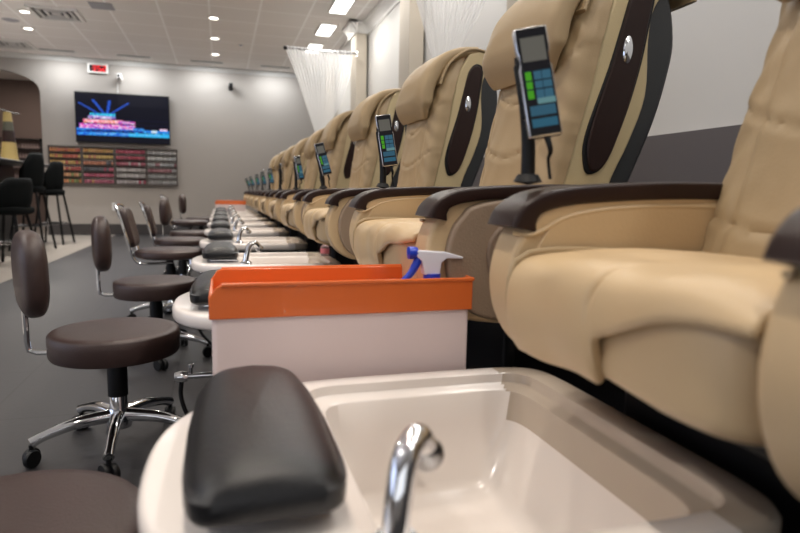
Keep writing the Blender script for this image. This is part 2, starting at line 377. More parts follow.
def screen_mesh(name,nx,nz,wid,hei,colfn,m,parent,y=0):
    v=[(-wid/2+wid*i/nx, y, hei/2-hei*j/nz) for j in range(nz+1) for i in range(nx+1)]
    f=[(j*(nx+1)+i,(j+1)*(nx+1)+i,(j+1)*(nx+1)+i+1,j*(nx+1)+i+1) for j in range(nz) for i in range(nx)]
    me=bpy.data.meshes.new(name); me.from_pydata(v,[],f); me.materials.append(M[m])
    ca=me.color_attributes.new('screen','FLOAT_COLOR','CORNER')
    for p in me.polygons:
        j,i=divmod(p.index,nx); c=colfn((i+.5)/nx,(j+.5)/nz)
        for l in p.loop_indices: ca.data[l].color=(c[0],c[1],c[2],1)
    o=bpy.data.objects.new(name,me); C.objects.link(o); o.parent=parent; return o
rnd=random.Random(3)
noise={(i,j):rnd.random() for i in range(110) for j in range(70)}
def tvimg(u,v):
    n=noise[int(u*96),int(v*54)]
    c=[.001,.001,.006]
    if u>.45 and v<.25: c=[.004,.004,.010]
    for x0,x1,y1 in ((.30,.18,.13),(.33,.36,.13),(.36,.56,.17),(.24,.03,.2)):   # beams rising from the roof
        if v<.42:
            t=(.42-v)/(.42-y1)
            if t<1:
                xx=x0+(x1-x0)*t; d=abs(u-xx); 
                if d<.010: c=[.02,.10,.65]
                elif d<.018: c=[.005,.03,.2]
    if .15<u<.42 and .40<v<.46: c=[.05,.65,.9] if n>.3 else [.02,.2,.5]
    if .12<u<.42 and .46<v<.53: c=[.1,.35,.6] if n>.5 else [.3,.04,.5]; c=[.9,.8,1] if n>.7 else c
    if .07<u<.50 and .53<v<.62: c=[.95,.12,.35] if n>.4 else [.9,.35,.2]; c=[1,.75,.9] if n>.7 else c
    if .03<u<.60 and .62<v<.72: c=[.85,.08,.5] if n>.35 else [.35,.05,.6]; c=[1,.7,.9] if n>.74 else c
    if .45<u<.62 and .55<v<.75: c=[.3,.08,.7] if n>.4 else [.8,.1,.4]; c=[.9,.9,1] if n>.8 else c
    if .60<=u<.72 and .68<v<.78: c=[.05,.3,.8] if n>.5 else [.02,.1,.4]
    if .90<u<.98 and .68<v<.74: c=[.9,.6,.8]
    if .73<=v<.87:
        c=[.01,.12,.65]
        if n>.6: c=[.05,.4,.9]
        if u>.55 and v>.78: c=[.03,.45,.85]
        if .10<u<.72 and .74<v<.785 and n>.4: c=[.02,.02,.12]
        if .2<u<.9 and .81<v<.84 and n>.5: c=[.3,.7,1]
    if .80<u<.86 and .72<v<.78: c=[.6,.75,.9]
    if .455<v<.465 or .525<v<.54 or .61<v<.625 or (.775<v<.80 and n>.25): c=[.002,.002,.02]
    if v>.87: c=[.003,.003,.008]
    return c
tv=thing('television',(wx(-1.49),YF,wz(1.923)),'wide wall-mounted television showing a pink and blue lit building','television')
link_mesh('bezel',*box(-.745,.745,-.07,-.03,-.418,.418),'black',tv,bevel=.006)
link_mesh('wall_mount',*box(-.25,.25,-.03,0,-.2,.2),'black',tv,smooth=False)
screen_mesh('screen',96,54,1.46,.80,tvimg,'tv',tv,y=-.0715)
t=tag(MB().add(tube([(-1.66,YF-.01,2.6),(-1.665,YF-.008,2.45),(-1.66,YF-.01,2.38)],.005,6)).link('cable','trim'),'thin white cable running from the wall camera down to the television','cable')

# polish racks
panel_w=.505; x_start=wx(-2.602); z_top=wz(1.467)
COLSETS=[[ (225,120,50),(214,84,60),(226,170,70),(200,60,50),(235,150,90),(120,140,60)],
 [(224,150,70),(230,180,80),(205,110,70),(60,60,70),(200,60,90),(190,70,100)],
 [(205,60,90),(190,50,70),(170,60,80),(205,195,190),(215,205,200),(200,190,190)],
 [(205,200,200),(215,212,208),(190,190,190),(150,80,90),(170,168,168),(160,158,158)]]
NAMES={0:['orange','red orange','amber','crimson','peach','olive'],1:['golden','yellow amber','copper','black','rose','raspberry'],
 2:['magenta','dark pink','plum','pale cream','off-white','light grey'],3:['silver white','white','grey','mauve','light grey','ash grey']}
pm={}; caps=mat('bottle_cap_black',srgb(60,48,44),.4); capsw=mat('bottle_cap_pale',srgb(200,196,190),.4)
def polish_mesh(col,capm):
    key=(col,capm.name)
    if key not in pm:
        b=lathe([(.001,0),(.0125,0),(.0135,.004),(.0135,.046),(.007,.051)],n=8); c=lathe([(.0065,.051),(.0065,.069),(.001,.070)],n=8)
        mb=MB().add(b); nb=len(mb.f); mb.add(c)
        me=bpy.data.meshes.new('nail_polish_bottle'); me.from_pydata(mb.v,[],mb.f)
        me.materials.append(mat('polish_%d_%d_%d'%col,srgb(*col),.2)); me.materials.append(capm)
        for i,p in enumerate(me.polygons): p.material_index=0 if i<nb else 1; p.use_smooth=True
        pm[key]=me
    return pm[key]
ORD=['first','second','third','fourth','fifth','sixth','seventh','eighth','ninth','tenth','eleventh','twelfth']
ROWS=['top row','second row','third row','fourth row','fifth row','bottom row']
PAN=['leftmost','second','third','rightmost']
rp=random.Random(5)
for p in range(4):
    xa=x_start+p*(panel_w+.004); H=.625
    rk=thing('polish_rack',(xa+panel_w/2,YF,z_top-H),'%s of the four dark nail polish racks below the television'%PAN[p],'rack','nail polish racks on the far wall')
    mb=MB()
    h=panel_w/2
    for b_ in (box(-h,-h+.018,-.06,0,0,H),box(h-.018,h,-.06,0,0,H),box(-h,h,-.06,0,H-.012,H),box(-h,h,-.06,0,-.012,.004)): mb.add(b_)
    mb.link('frame','rack',rk,smooth=False)
    link_mesh('back_panel',*box(-h+.018,h-.018,-.008,-.001,.004,H-.012),'rack',rk,smooth=False)
    for r in range(6):
        zz=.004+(5-r)*.1035
        link_mesh('shelf',*box(-h+.018,h-.018,-.058,-.008,zz,zz+.004),'rack',rk,smooth=False)
        for k in range(12):
            base=COLSETS[p][r]; j=rp.randint(-1,1)
            alt=COLSETS[p][(r+1)%6] if rp.random()<.22 else base
            nm=NAMES[p][COLSETS[p].index(alt)]
            col=tuple(int(max(0,min(255,v*.62+52+12*j))) for v in alt)
            o=bpy.data.objects.new('nail_polish_bottle',polish_mesh(col,caps if (p+r)%3 and p!=3 else capsw)); C.objects.link(o)
            o.location=(xa+.018+.02+k*(panel_w-.076)/11, YF-.034, z_top-H+zz+.0045); o.scale=(1.02,1.1,1.22)
            tag(o,'%s nail polish bottle, %s from left, %s of the %s wall rack'%(nm,ORD[k],ROWS[r],PAN[p]),'bottle','nail polish bottles on the wall racks')
sp=thing('wall_outlet',(-1.78,YF,.49),'white outlet plate low on the far wall below the racks','outlet')
link_mesh('plate',*box(-.04,.04,-.012,0,-.065,.065),'plate',sp,bevel=.003)
link_mesh('socket',*box(-.017,.017,-.015,-.012,.012,.042),'bartop',sp,smooth=False); link_mesh('socket',*box(-.017,.017,-.015,-.012,-.042,-.012),'bartop',sp,smooth=False)

# ---------------- bar side ----------------
rk=thing('wall_shelf',(-3.55,14.3,.95),'dark shelf rack on the brown wall seen through the archway','shelf')
mb=MB()
for b_ in (box(-1.0,-.97,-.12,0,0,.85),box(.97,1.0,-.12,0,0,.85),box(-.02,.02,-.12,0,0,.85)): mb.add(b_)
mb.link('frame','black',rk,smooth=False)
for i in range(5): link_mesh('shelf',*box(-.97,.97,-.12,0,.02+i*.2,.04+i*.2),'black',rk,smooth=False)
mb=MB()
for i in range(4):
    for k in range(36):
        if rp.random()<.85: mb.add(lathe([(.001,0),(.016,0),(.016,.05),(.008,.06),(.008,.1),(.001,.1)],c=(-3.55-.93+k*.053,14.24,.992+i*.2),n=6))
t=tag(mb.link('nail_polish_bottles',mat('dim_bottles',srgb(150,130,128),.4)),'many dim small bottles crowding the shelves beyond the archway','bottles',kind='stuff')
# bar counter
b=thing('bar_counter',(-2.75,7.4,0),'black bar counter with a pale glossy top edge at the left','bar counter')
link_mesh('body',*box(-.45,.0,-2.6,2.2,0,1.09),'barblack',b,bevel=.005)
link_mesh('countertop',*box(-.5,.40,-2.75,2.4,1.09,1.113),'barblack',b,bevel=.004)
link_mesh('top_surface',*box(-.495,.395,-2.745,2.395,1.113,1.1255),'bartop',b,bevel=.003)
link_mesh('kick_plate',*box(-.43,.01,-2.55,2.15,0,.1),'darkmetal',b,smooth=False)
v=thing('table_vase',(-2.50,8.6,1.126),'tall tapering amber and dark banded vase standing on the bar','vase')
def taper(z0,z1,m,n_): link_mesh(n_,*lathe([(.001,z0),(.095-.055*z0/.6,z0),(.095-.055*z1/.6,z1),(.001,z1)],n=20),m,v)
taper(0,.22,'vaseg','lower_band'); taper(.22,.36,'wood','dark_band'); taper(.36,.47,'vased','green_band'); taper(.47,.585,'vaseg','top_band')
t=tag(MB().add(tube([(-2.75,8.6,1.80),(-2.5,8.62,1.722),(-2.38,8.63,1.70)],.007,6,4)).link('twig','black'),'thin dark twig resting across the top of the banded vase','twig')

def bar_stool(loc,label,h=1.0,w=.42,rz=0):
    t=thing('bar_stool',loc,label,'bar stool','dark bar stools at the counter',rz)
    s=h
    # curved bucket back around the seat, open toward -X (the counter)
    N=22; rin=[];
    v=[];f=[]
    def ringp(a,z,r): return (r*math.cos(a),r*math.sin(a)*1.0,z)
    for i in range(N+1):
        a=-2.0+4.0*i/N; top=(1.0 if abs(a)<1.1 else 1.0-.55*((abs(a)-1.1)/.9))
        zt=.68*s+.46*s*top*.85; r=w/2
        v+= [ringp(a,.66*s,r*.82),ringp(a,.70*s+.5*(zt-.7*s),r),ringp(a,zt,r*.97),ringp(a,zt,r*.97-.045),ringp(a,.70*s+.5*(zt-.7*s),r-.05),ringp(a,.66*s,r*.82-.05)]
    for i in range(N):
        for j in range(6): f.append((i*6+j,i*6+(j+1)%6,(i+1)*6+(j+1)%6,(i+1)*6+j))
    f+=[tuple(range(6)),tuple(N*6+j for j in range(5,-1,-1))]
    link_mesh('backrest',v,f,'darkgreen',t,subsurf=1)
    link_mesh('seat',*sbox((0,0,.67*s),(w*.9,w*.9,.1),e=.6),'darkgreen',t)
    for sx in (-1,1):
        for sy in (-1,1):
            link_mesh('leg',*tube([(sx*.11,sy*.11,.65*s),(sx*.2,sy*.2,0)],.016,8),'darkmetal',t)
    zf=.27*s; q=.11+.09*(1-zf/(.65*s))
    link_mesh('footrest',*tube([(-q,-q,zf),(q,-q,zf),(q,q,zf),(-q,q,zf),(-q,-q,zf)],.011,8),'chrome',t)
bar_stool((-2.32,9.7,0),'dark bar stool farthest along the counter, in front of the polish racks',1.10,.34,-.15)
bar_stool((-2.34,8.75,0),'dark bar stool in the middle, standing between two others at the bar',1.16,.36,-.1)
bar_stool((-2.10,7.1,0),'dark bar stool with a lower wide back, nearest at the left edge',.84,.46,-.2)

# ---------------- curtains ----------------
def curtain(y,label,rlabel):
    t=thing('curtain_rod',(1.69,y,2.55),rlabel,'curtain rod','curtain rods on the piers')
    link_mesh('pole',*tube([(-.90,0,0),(0,0,0)],.012,10),'steel',t)
    link_mesh('finial',*lathe([(.001,-.93),(.02,-.925),(.026,-.905),(.02,-.885),(.012,-.88)],n=14,axis='x'),'black',t)
    link_mesh('bracket',*lathe([(.035,-.012),(.035,0),(.001,0)],n=16,axis='x'),'steel',t)
    nx,nz=120,50; v=[];f=[]
    for j in range(nz+1):
        s=j/nz; z=2.575-(2.575-.95)*s
        # swept together towards a tie at z 1.45
        q=min(1,(2.575-z)/(2.575-1.50)); hi=z>1.50
        g=.07+.25*min(1,max(0,(1.50-z)/.5))
        xl=1.195-(1.195-.765)*(1-.93*q**.9 if hi else g); xr=1.205+(1.62-1.205)*(1-.93*q**1.9 if hi else g)
        for i in range(nx+1):
            u=i/nx; amp=.016*(1-.6*q)
            v.append((xl+(xr-xl)*u, y+amp*math.sin(u*2*PI*19)+.3*amp*math.sin(u*61+2), z))
    for j in range(nz):
        for i in range(nx): f.append((j*(nx+1)+i,j*(nx+1)+i+1,(j+1)*(nx+1)+i+1,(j+1)*(nx+1)+i))
    o=link_mesh('sheer_curtain',v,f,'sheer'); tag(o,label,'curtain','white sheer curtains between the chairs')
    tb=link_mesh('tieback',*lathe([(.04,-.02),(.046,0),(.04,.02)],c=(1.20,y,1.50),n=16),'trim',o)
curtain(7.7,'white sheer curtain hanging in full view left of the crowned pier','dark tipped curtain rod fixed to the white-crowned pier')
curtain(3.28,'white sheer curtain cut by the photo top, close behind a tan chair back','curtain rod above the photo top edge on the nearer pier')

# ---------------- massage pedicure chair ----------------
X0=.65
def interp(tbl,z):
    for (z0,x0),(z1,x1) in zip(tbl,tbl[1:]):
        if z<=z1: 
            t=max(0,(z-z0)/(z1-z0)); return x0+(x1-x0)*t
    return tbl[-1][1]
SEAM=[(.60,.745),(.70,.765),(.85,.80),(.97,.828),(1.09,.855),(1.17,.868),(1.25,.885),(1.31,.905),(1.36,.935)]
FRONT=[(.60,.695),(.70,.71),(.83,.738),(.95,.753),(1.05,.768),(1.15,.785),(1.25,.812),(1.32,.852),(1.36,.890)]
def back_cushion(parent):
    nz,nu=84,72; v=[];f=[]
    for i in range(nz+1):
        z=.62+(1.36-.62)*i/nz; xs=interp(SEAM,z); xf=interp(FRONT,z); D=xs-xf; W=.216-.035*max(0,(z-1.2)/.16)**2
        for j in range(nu+1):
            a=-PI/2+PI*j/nu; ca,sa=math.cos(a),math.sin(a)
            y=W*math.copysign(abs(sa)**.62,sa); d=D*abs(ca)**.55
            # quilted seams and creases
            yy=abs(y)/.216
            g=0
            for zc,kk in ((.80,.03),(.93,.06),(1.06,.11)):
                dz=(z-zc-kk*yy*yy); g+=-.006*math.exp(-(dz/.005)**2)+.003*math.exp(-(dz/.03)**2)
            g+=.0022*math.sin((z*1.0+yy*.22)*95)*max(0,yy-.45)*1.9
            g+=.0012*math.sin(z*41+yy*9)*math.sin(y*23+1.3)
            g-=.004*math.exp(-((yy-.70)/.03)**2)*(1 if z<1.2 else 0)
            k=.25+.75*abs(ca)**.5
            v.append((xs-d-g*k, y*(1+.15*g/.01*.1), z))
    for i in range(nz):
        for j in range(nu): f.append((i*(nu+1)+j,i*(nu+1)+j+1,(i+1)*(nu+1)+j+1,(i+1)*(nu+1)+j))
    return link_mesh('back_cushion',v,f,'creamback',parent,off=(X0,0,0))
def crv(pts,k=4): return [(p[0],p[2]) for p in catmull([(x,0,z) for x,z in pts],k)]
def make_chair(ai=.275,sw=.26,bx=0,bz=0):
    t=thing('massage_chair',(X0,0,0),'x','massage chair','massage pedicure chairs in a row')
    off=(X0,0,0)
    # backrest: pale side panel block
    seam=[(x+.002,z) for z,x in SEAM]
    right=crv([(1.075,1.345),(1.035,1.315),(1.0,1.27),(.992,1.20),(.998,1.078),(.965,.97),(.918,.856),(.86,.62)],4)
    o=link_mesh('backrest_frame',*prism(seam+[(.975,1.372),(1.03,1.37)]+right,-.212,.212),'creamside',t,bevel=.014,off=off)
    inl=catclosed([(.874,.900,0),(.858,.925,0),(.858,.985,0),(.897,1.127,0),(.918,1.22,0),(.935,1.29,0),(.962,1.318,0),(.987,1.30,0),(.980,1.22,0),(.968,1.131,0),(.945,1.03,0),(.91,.928,0)],5)
    inl=[(p[0],p[1]) for p in inl]
    rim=[( .925+(x-.925)*1.13, 1.11+(z-1.11)*1.035) for x,z in inl]
    for s in (-1,1):
        a=link_mesh('side_inlay_rim',*prism(rim,s*.208,s*.217),'black',t,bevel=.003,off=off)
        a=link_mesh('side_inlay',*prism(inl,s*.21,s*.2215),'wood',t,bevel=.004,off=off)
        bd=lathe([(.001,.004),(.014,.003),(.018,-.001),(.018,-.003)],n=24,axis='y'); 
        bv=[(p[0]*.72+.934,-s*0+s*(.2215+p[1]),p[2]*1.75+1.17) for p in bd[0]]
        link_mesh('badge',bv,bd[1],'chrome',a,off=off)
    sh=crv([(.86,.56),(.975,.86),(1.035,1.02),(1.064,1.144),(1.068,1.215),(1.045,1.30),(1.0,1.335)],4)+crv([(.96,1.25),(.975,1.15),(.97,1.07),(.90,.85),(.80,.56)],3)
    link_mesh('back_shell',*prism(sh,-.2,.2),'shell',t,bevel=.012,off=off)
    back_cushion(t)
    # head pillow and cover flap
    pw=lambda s:.62+.38*min(1,s*3.2) if s<.31 else 1.0
    tf=lambda s:(.35+2.6*s*(1-s)*1.6) if s<.5 else max(.30,1.39-1.9*(s-.5))
    v,f=sweep_xz([(.778,1.115),(.768,1.16),(.775,1.22),(.802,1.285),(.845,1.335),(.905,1.366),(.975,1.378)],.42,.046,n=36,e=.36,wfun=lambda s_:.80+.20*min(1,s_*5),tfun=lambda s_:.5+1.0*min(1,s_*4) if s_<.5 else 1.5-1.1*(s_-.5),k=8)
    v=[(x-.0015*math.sin(z*70+y*14)*math.sin(y*21),y,z+.003*math.sin(y*30+z*20)) for x,y,z in v]
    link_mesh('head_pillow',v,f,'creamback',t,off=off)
    v,f=sweep_xz([(.82,1.24),(.845,1.305),(.89,1.352),(.95,1.380),(1.03,1.368),(1.095,1.331),(1.103,1.298)],.436,.014,n=24,e=.25,k=6)
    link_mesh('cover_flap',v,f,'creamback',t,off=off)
    # seat
    def seatfn(x,y,z):
        g=-.010*math.exp(-(y/.008)**2)*(1 if x<-.1 else .2)
        sag=-.012*math.exp(-(y/.12)**2) if z>0 else 0
        return (x-(g if x<-.1 else 0), y*(1+.03*math.sin(x*20)), z+(g if z>0 else 0)+sag*.4-(.02 if x>.1 else 0))
    link_mesh('seat_cushion',*sbox((.565,0,.665),(.42,sw*2-.01,.115),e=.28,nu=72,nv=28,fn=seatfn),'cream',t,off=off)
    # thin pad over the seat, its far half rolled over the front edge
    nx,ny=46,60; v=[];f=[]
    path=catmull([(.372,0,.608),(.356,0,.632),(.350,0,.665),(.352,0,.698),(.362,0,.718),(.39,0,.727),(.46,0,.728),(.57,0,.722),(.67,0,.722),(.735,0,.732)],6)
    import bisect
    L=[0]
    for a,b in zip(path,path[1:]): L.append(L[-1]+(b-a).length)
    def at(s):
        s=max(0,min(L[-1]-1e-6,s)); i=bisect.bisect_right(L,s)-1; q=(s-L[i])/(L[i+1]-L[i]); return path[i].lerp(path[i+1],q)
    for j in range(ny+1):
        u=j/ny; y=(-.213+.413*u)*sw/.215
        s0=.0 if u>.5 else .052+.055*(1-u/.5)**.8   # near half stops above the front roll
        for i in range(nx+1):
            s=s0+(L[-1]-s0)*i/nx; p=at(s); e=abs(u-.5)*2
            zz=p.z+.004*math.sin(p.x*24+y*9)+.003*math.sin(y*40+p.x*17)-.006*e**6
            if u<.5 and i<6: zz+=.003*(1-i/6)
            v.append((p.x-(.002*math.sin(y*50) if i<10 else 0), y, zz))
    for j in range(ny):
        for i in range(nx): f.append((j*(nx+1)+i,j*(nx+1)+i+1,(j+1)*(nx+1)+i+1,(j+1)*(nx+1)+i))
    o=link_mesh('seat_pad',v,f,'cream',t,off=off,solid=.013,subsurf=1)
    ye=-.213*sw/.215+.413*sw/.215
    pp=[tuple(at(L[-1]*q/22)) for q in range(23)]
    link_mesh('piping',*tube([(p[0]-.003,ye,p[2]+.003) for p in pp],.0042,8),'creamback',o,off=off)
    link_mesh('piping',*tube([(pp[-1][0],ye-(2*ye*q/6),pp[-1][2]+.006) for q in range(7)],.0042,8),'creamback',o,off=off)
    # armrests
    A0,A1=ai,ai+.08
    prof=crv([(.388,.772),(.368,.748),(.356,.715),(.353,.68),(.361,.64),(.385,.60),(.43,.570),(.50,.558)],4)
    prof+=[(.88,.57),(.885,.795)]+crv([(.75,.806),(.60,.808),(.50,.803),(.43,.793),(.395,.782)],3)
    for s in (-1,1):
        a=link_mesh('armrest',*prism(prof,s*A0,s*(A1-.01)),'cream',t,bevel=.024,seg=5,off=off)
        # recessed pale inside panel with piping
        inn=crv([(.41,.765),(.392,.735),(.383,.69),(.40,.63),(.45,.60),(.6,.59)],3)+[(.85,.60),(.85,.785)]+crv([(.7,.795),(.55,.79),(.46,.782)],3)
        link_mesh('inside_panel',*prism(inn,s*(A0+.001),s*(A0-.0035)),'cream',a,bevel=.004,off=off)
        ring=[(x,0,z) for x,z in prof]
        P=[(x+( .004),s*.240,z-.004) for x,z in prof[:6]]
        q0=A0-.001; pip=[(.362,s*(q0+.012),.752),(.380,s*q0,.750),(.400,s*q0,.757),(.435,s*q0,.774),(.50,s*q0,.785),(.60,s*q0,.789),(.75,s*q0,.787),(.86,s*q0,.78)]
        link_mesh('piping',*tube(pip,.0035,8,5),'cream',a,off=off)
        out_=[(x*.92+.064,z*.955+.030) for x,z in prof]
        link_mesh('outer_panel',*prism(out_,s*(A1-.02),s*(A1+.004)),'taupe',a,bevel=.014,seg=4,off=off)
        oval=catclosed([(.465,.69,0),(.48,.735,0),(.53,.768,0),(.62,.785,0),(.80,.78,0),(.85,.75,0),(.85,.62,0),(.80,.59,0),(.56,.592,0),(.49,.625,0)],4)
        link_mesh('outer_inset',*prism([(p[0],p[1]) for p in oval],s*(A1),s*(A1+.011)),'taupedk',a,bevel=.009,seg=4,off=off)
        # dark wood cap, front end turned down
        tfc=lambda q:1.55-.55*min(1,q*3.6)
        v,f=sweep_xz([(.371,.757),(.375,.772),(.389,.787),(.42,.798),(.48,.805),(.60,.811),(.74,.810),(.90,.800)],.088,.025,yc=s*(A0+.039),n=32,e=.16,tfun=tfc,k=8)
        link_mesh('arm_cap',v,f,'wood',a,off=off)
    # base
    link_mesh('base',*box(.57,.98,-.25,.25,0,.56),'black',t,bevel=.02,off=off)
    link_mesh('seat_frame',*box(.46,.86,-.18,.18,.57,.612),'black',t,bevel=.01,off=off)
    return t
def conimg(u,v):
    if v<.30:
        if .1<u<.9 and .07<v: return (.20,.19,.16)
        return (.01,.01,.012)
    if v<.39: return (.01,.01,.012)
    if v<.66:
        row=int((v-.39)/.09); col=int(u*3)
        if ((v-.39)%.09)<.014: return (.01,.02,.03)
        if col==0: return (.10,.55,.02) if .1<u<.31 and row<3 else (.01,.01,.02)
        if .36<u<.94: return (.06,.20,.30) if abs(u-.66)>.02 else (.03,.10,.16)
        return (.01,.01,.012)
    if v<.72 and u>.36: return (.20,.42,.44)
    if .74<v<.83 and .08<u<.94: return (.05,.17,.26)
    if .865<v<.94 and .08<u<.94: return (.04,.18,.28)
    return (.01,.01,.012)
def make_console():
    t=thing('remote_console',(0,0,0),'x','remote control','handheld remote consoles on the chair arms')
    link_mesh('stand_pole',*tube([(0,0,0),(-.001,0,.05),(-.006,0,.10),(-.016,.002,.165)],[.010,.0095,.0095,.009],12,4),'black',t)
    link_mesh('stand_foot',*lathe([(.001,.012),(.014,.010),(.020,0),(.001,-.004)],n=20),'black',t)
    W,H,D=.044,.146,.014
    R=Matrix.Translation((.006,-.014,.129))@Matrix.Rotation(-.17,4,'Y')@Matrix.Rotation(.12,4,'Z')@Matrix.Rotation(-.12,4,'X')
    def tf(vf): return [tuple(R@Vector(p)) for p in vf[0]],vf[1]
    hw=W/2
    out=[(-hw,-H/2),(hw,-H/2),(hw,.018),(hw-.003,.026),(hw-.003,.034),(hw,.042),(hw,H/2),(-hw,H/2),(-hw,.042),(-hw+.003,.034),(-hw+.003,.026),(-hw,.018)]
    link_mesh('handset',*tf(prism(out,-D/2,D/2)),'steel',t,bevel=.003)
    o=link_mesh('faceplate',*tf(prism([(x*.90,z*.965) for x,z in out],-D/2-.0012,-D/2+.002)),'black',t,smooth=False)
    sc_=screen_mesh('display',24,72,W*.86,H*.93,conimg,'lcd',t,y=-D/2-.0016); sc_.data.transform(R)
    link_mesh('holder',*tf(box(-hw*1.15,hw*.7,D/2,D/2+.010,-H*.30,H*.22)),'black',t,bevel=.004)
    link_mesh('cord',*tube([tuple(R@Vector((.002,0,-H/2+.002))),tuple(R@Vector((.004,0,-H/2-.018))),(.026,-.004,.03),(.030,-.002,.004)],[.0045,.0035,.0022,.0022],8,6),'black',t)
    return t
chair=make_chair(); console=make_console()
CH=['cream massage chair nearest the camera, its seat filling the right edge',
 'cream massage chair second in the row, oval chrome badge on its dark side inlay',
 'cream massage chair third in the row, whole backrest and flap in view',
 'cream massage chair fourth in the row, right behind the remote with green buttons',
 'cream massage chair fifth in the row, under the gathered sheer curtain',
 'cream massage chair sixth in the row, counted from the camera',
 'cream massage chair seventh in the row, counted from the camera',
 'cream massage chair eighth in the row, third from the far end',
 'cream massage chair ninth in the row, second from the far end',
 'cream massage chair last in the row, closest to the far wall']
CO=['large remote console with green and blue buttons on the nearest chair arm',
 'remote console with green buttons on the second chair arm',
 'remote console tilted left on the third chair arm',
 'narrow remote console turned upright on the fourth chair arm',
 'dark remote console seen from its side on the fifth chair arm',
 'remote console on the sixth chair arm, left of the dark one',
 'remote console on the seventh chair arm, just left of its neighbour',
 'small remote console on the eighth chair arm',
 'small remote console on the ninth chair arm, leaning far left',
 'smallest remote console on the chair arm nearest the far wall']
TILT=[0,.02,-.08,.05,0,.03,.0,0,-.2,-.3]; TURN=[.10,.0,.15,.55,1.9,.1,.3,.0,.3,.3]
BACK=[(-.105,-.04,.13),(-.085,-.035,.04),(-.005,-.018,.0)]
jr=random.Random(11)
near=make_chair(.195,.195)
BN=('backrest_frame','side_inlay','side_inlay_rim','back_shell','back_cushion','head_pillow','cover_flap')
for k in range(10):
    c=near if k==0 else chair if k==1 else dup(chair); q=console if k==0 else dup(console)
    yc=1.365+1.05*(k-1); ai=.275; dx=.0
    if k==0: yc=.500; ai=.195
    c.location=(X0+dx,yc,0); c['label']=CH[k]
    c.rotation_euler=(0,0,-.03 if k==0 else jr.uniform(-.012,.012))
    for ch in c.children:
        if ch.name.split('.')[0] in BN:
            bx,bz,th=BACK[k] if k<3 else (jr.uniform(-.01,.01),jr.uniform(-.012,.012),0)
            pv=Vector((.70-X0,0,.72)); RY=Matrix.Rotation(th,3,'Y'); sy=.98 if k==0 else .86
            ch.rotation_euler=(0,th,0); ch.location=Vector((bx,0,bz))+pv-RY@pv; ch.scale=(1,sy,1)
    q.location=(.445,yc+ai+.039,.8195)
    if k==0: q.location=(.402,.745,.8195)
    q.rotation_euler=(0,TILT[k],TURN[k]-math.atan2(.44,q.location.y)); q['label']=CO[k]

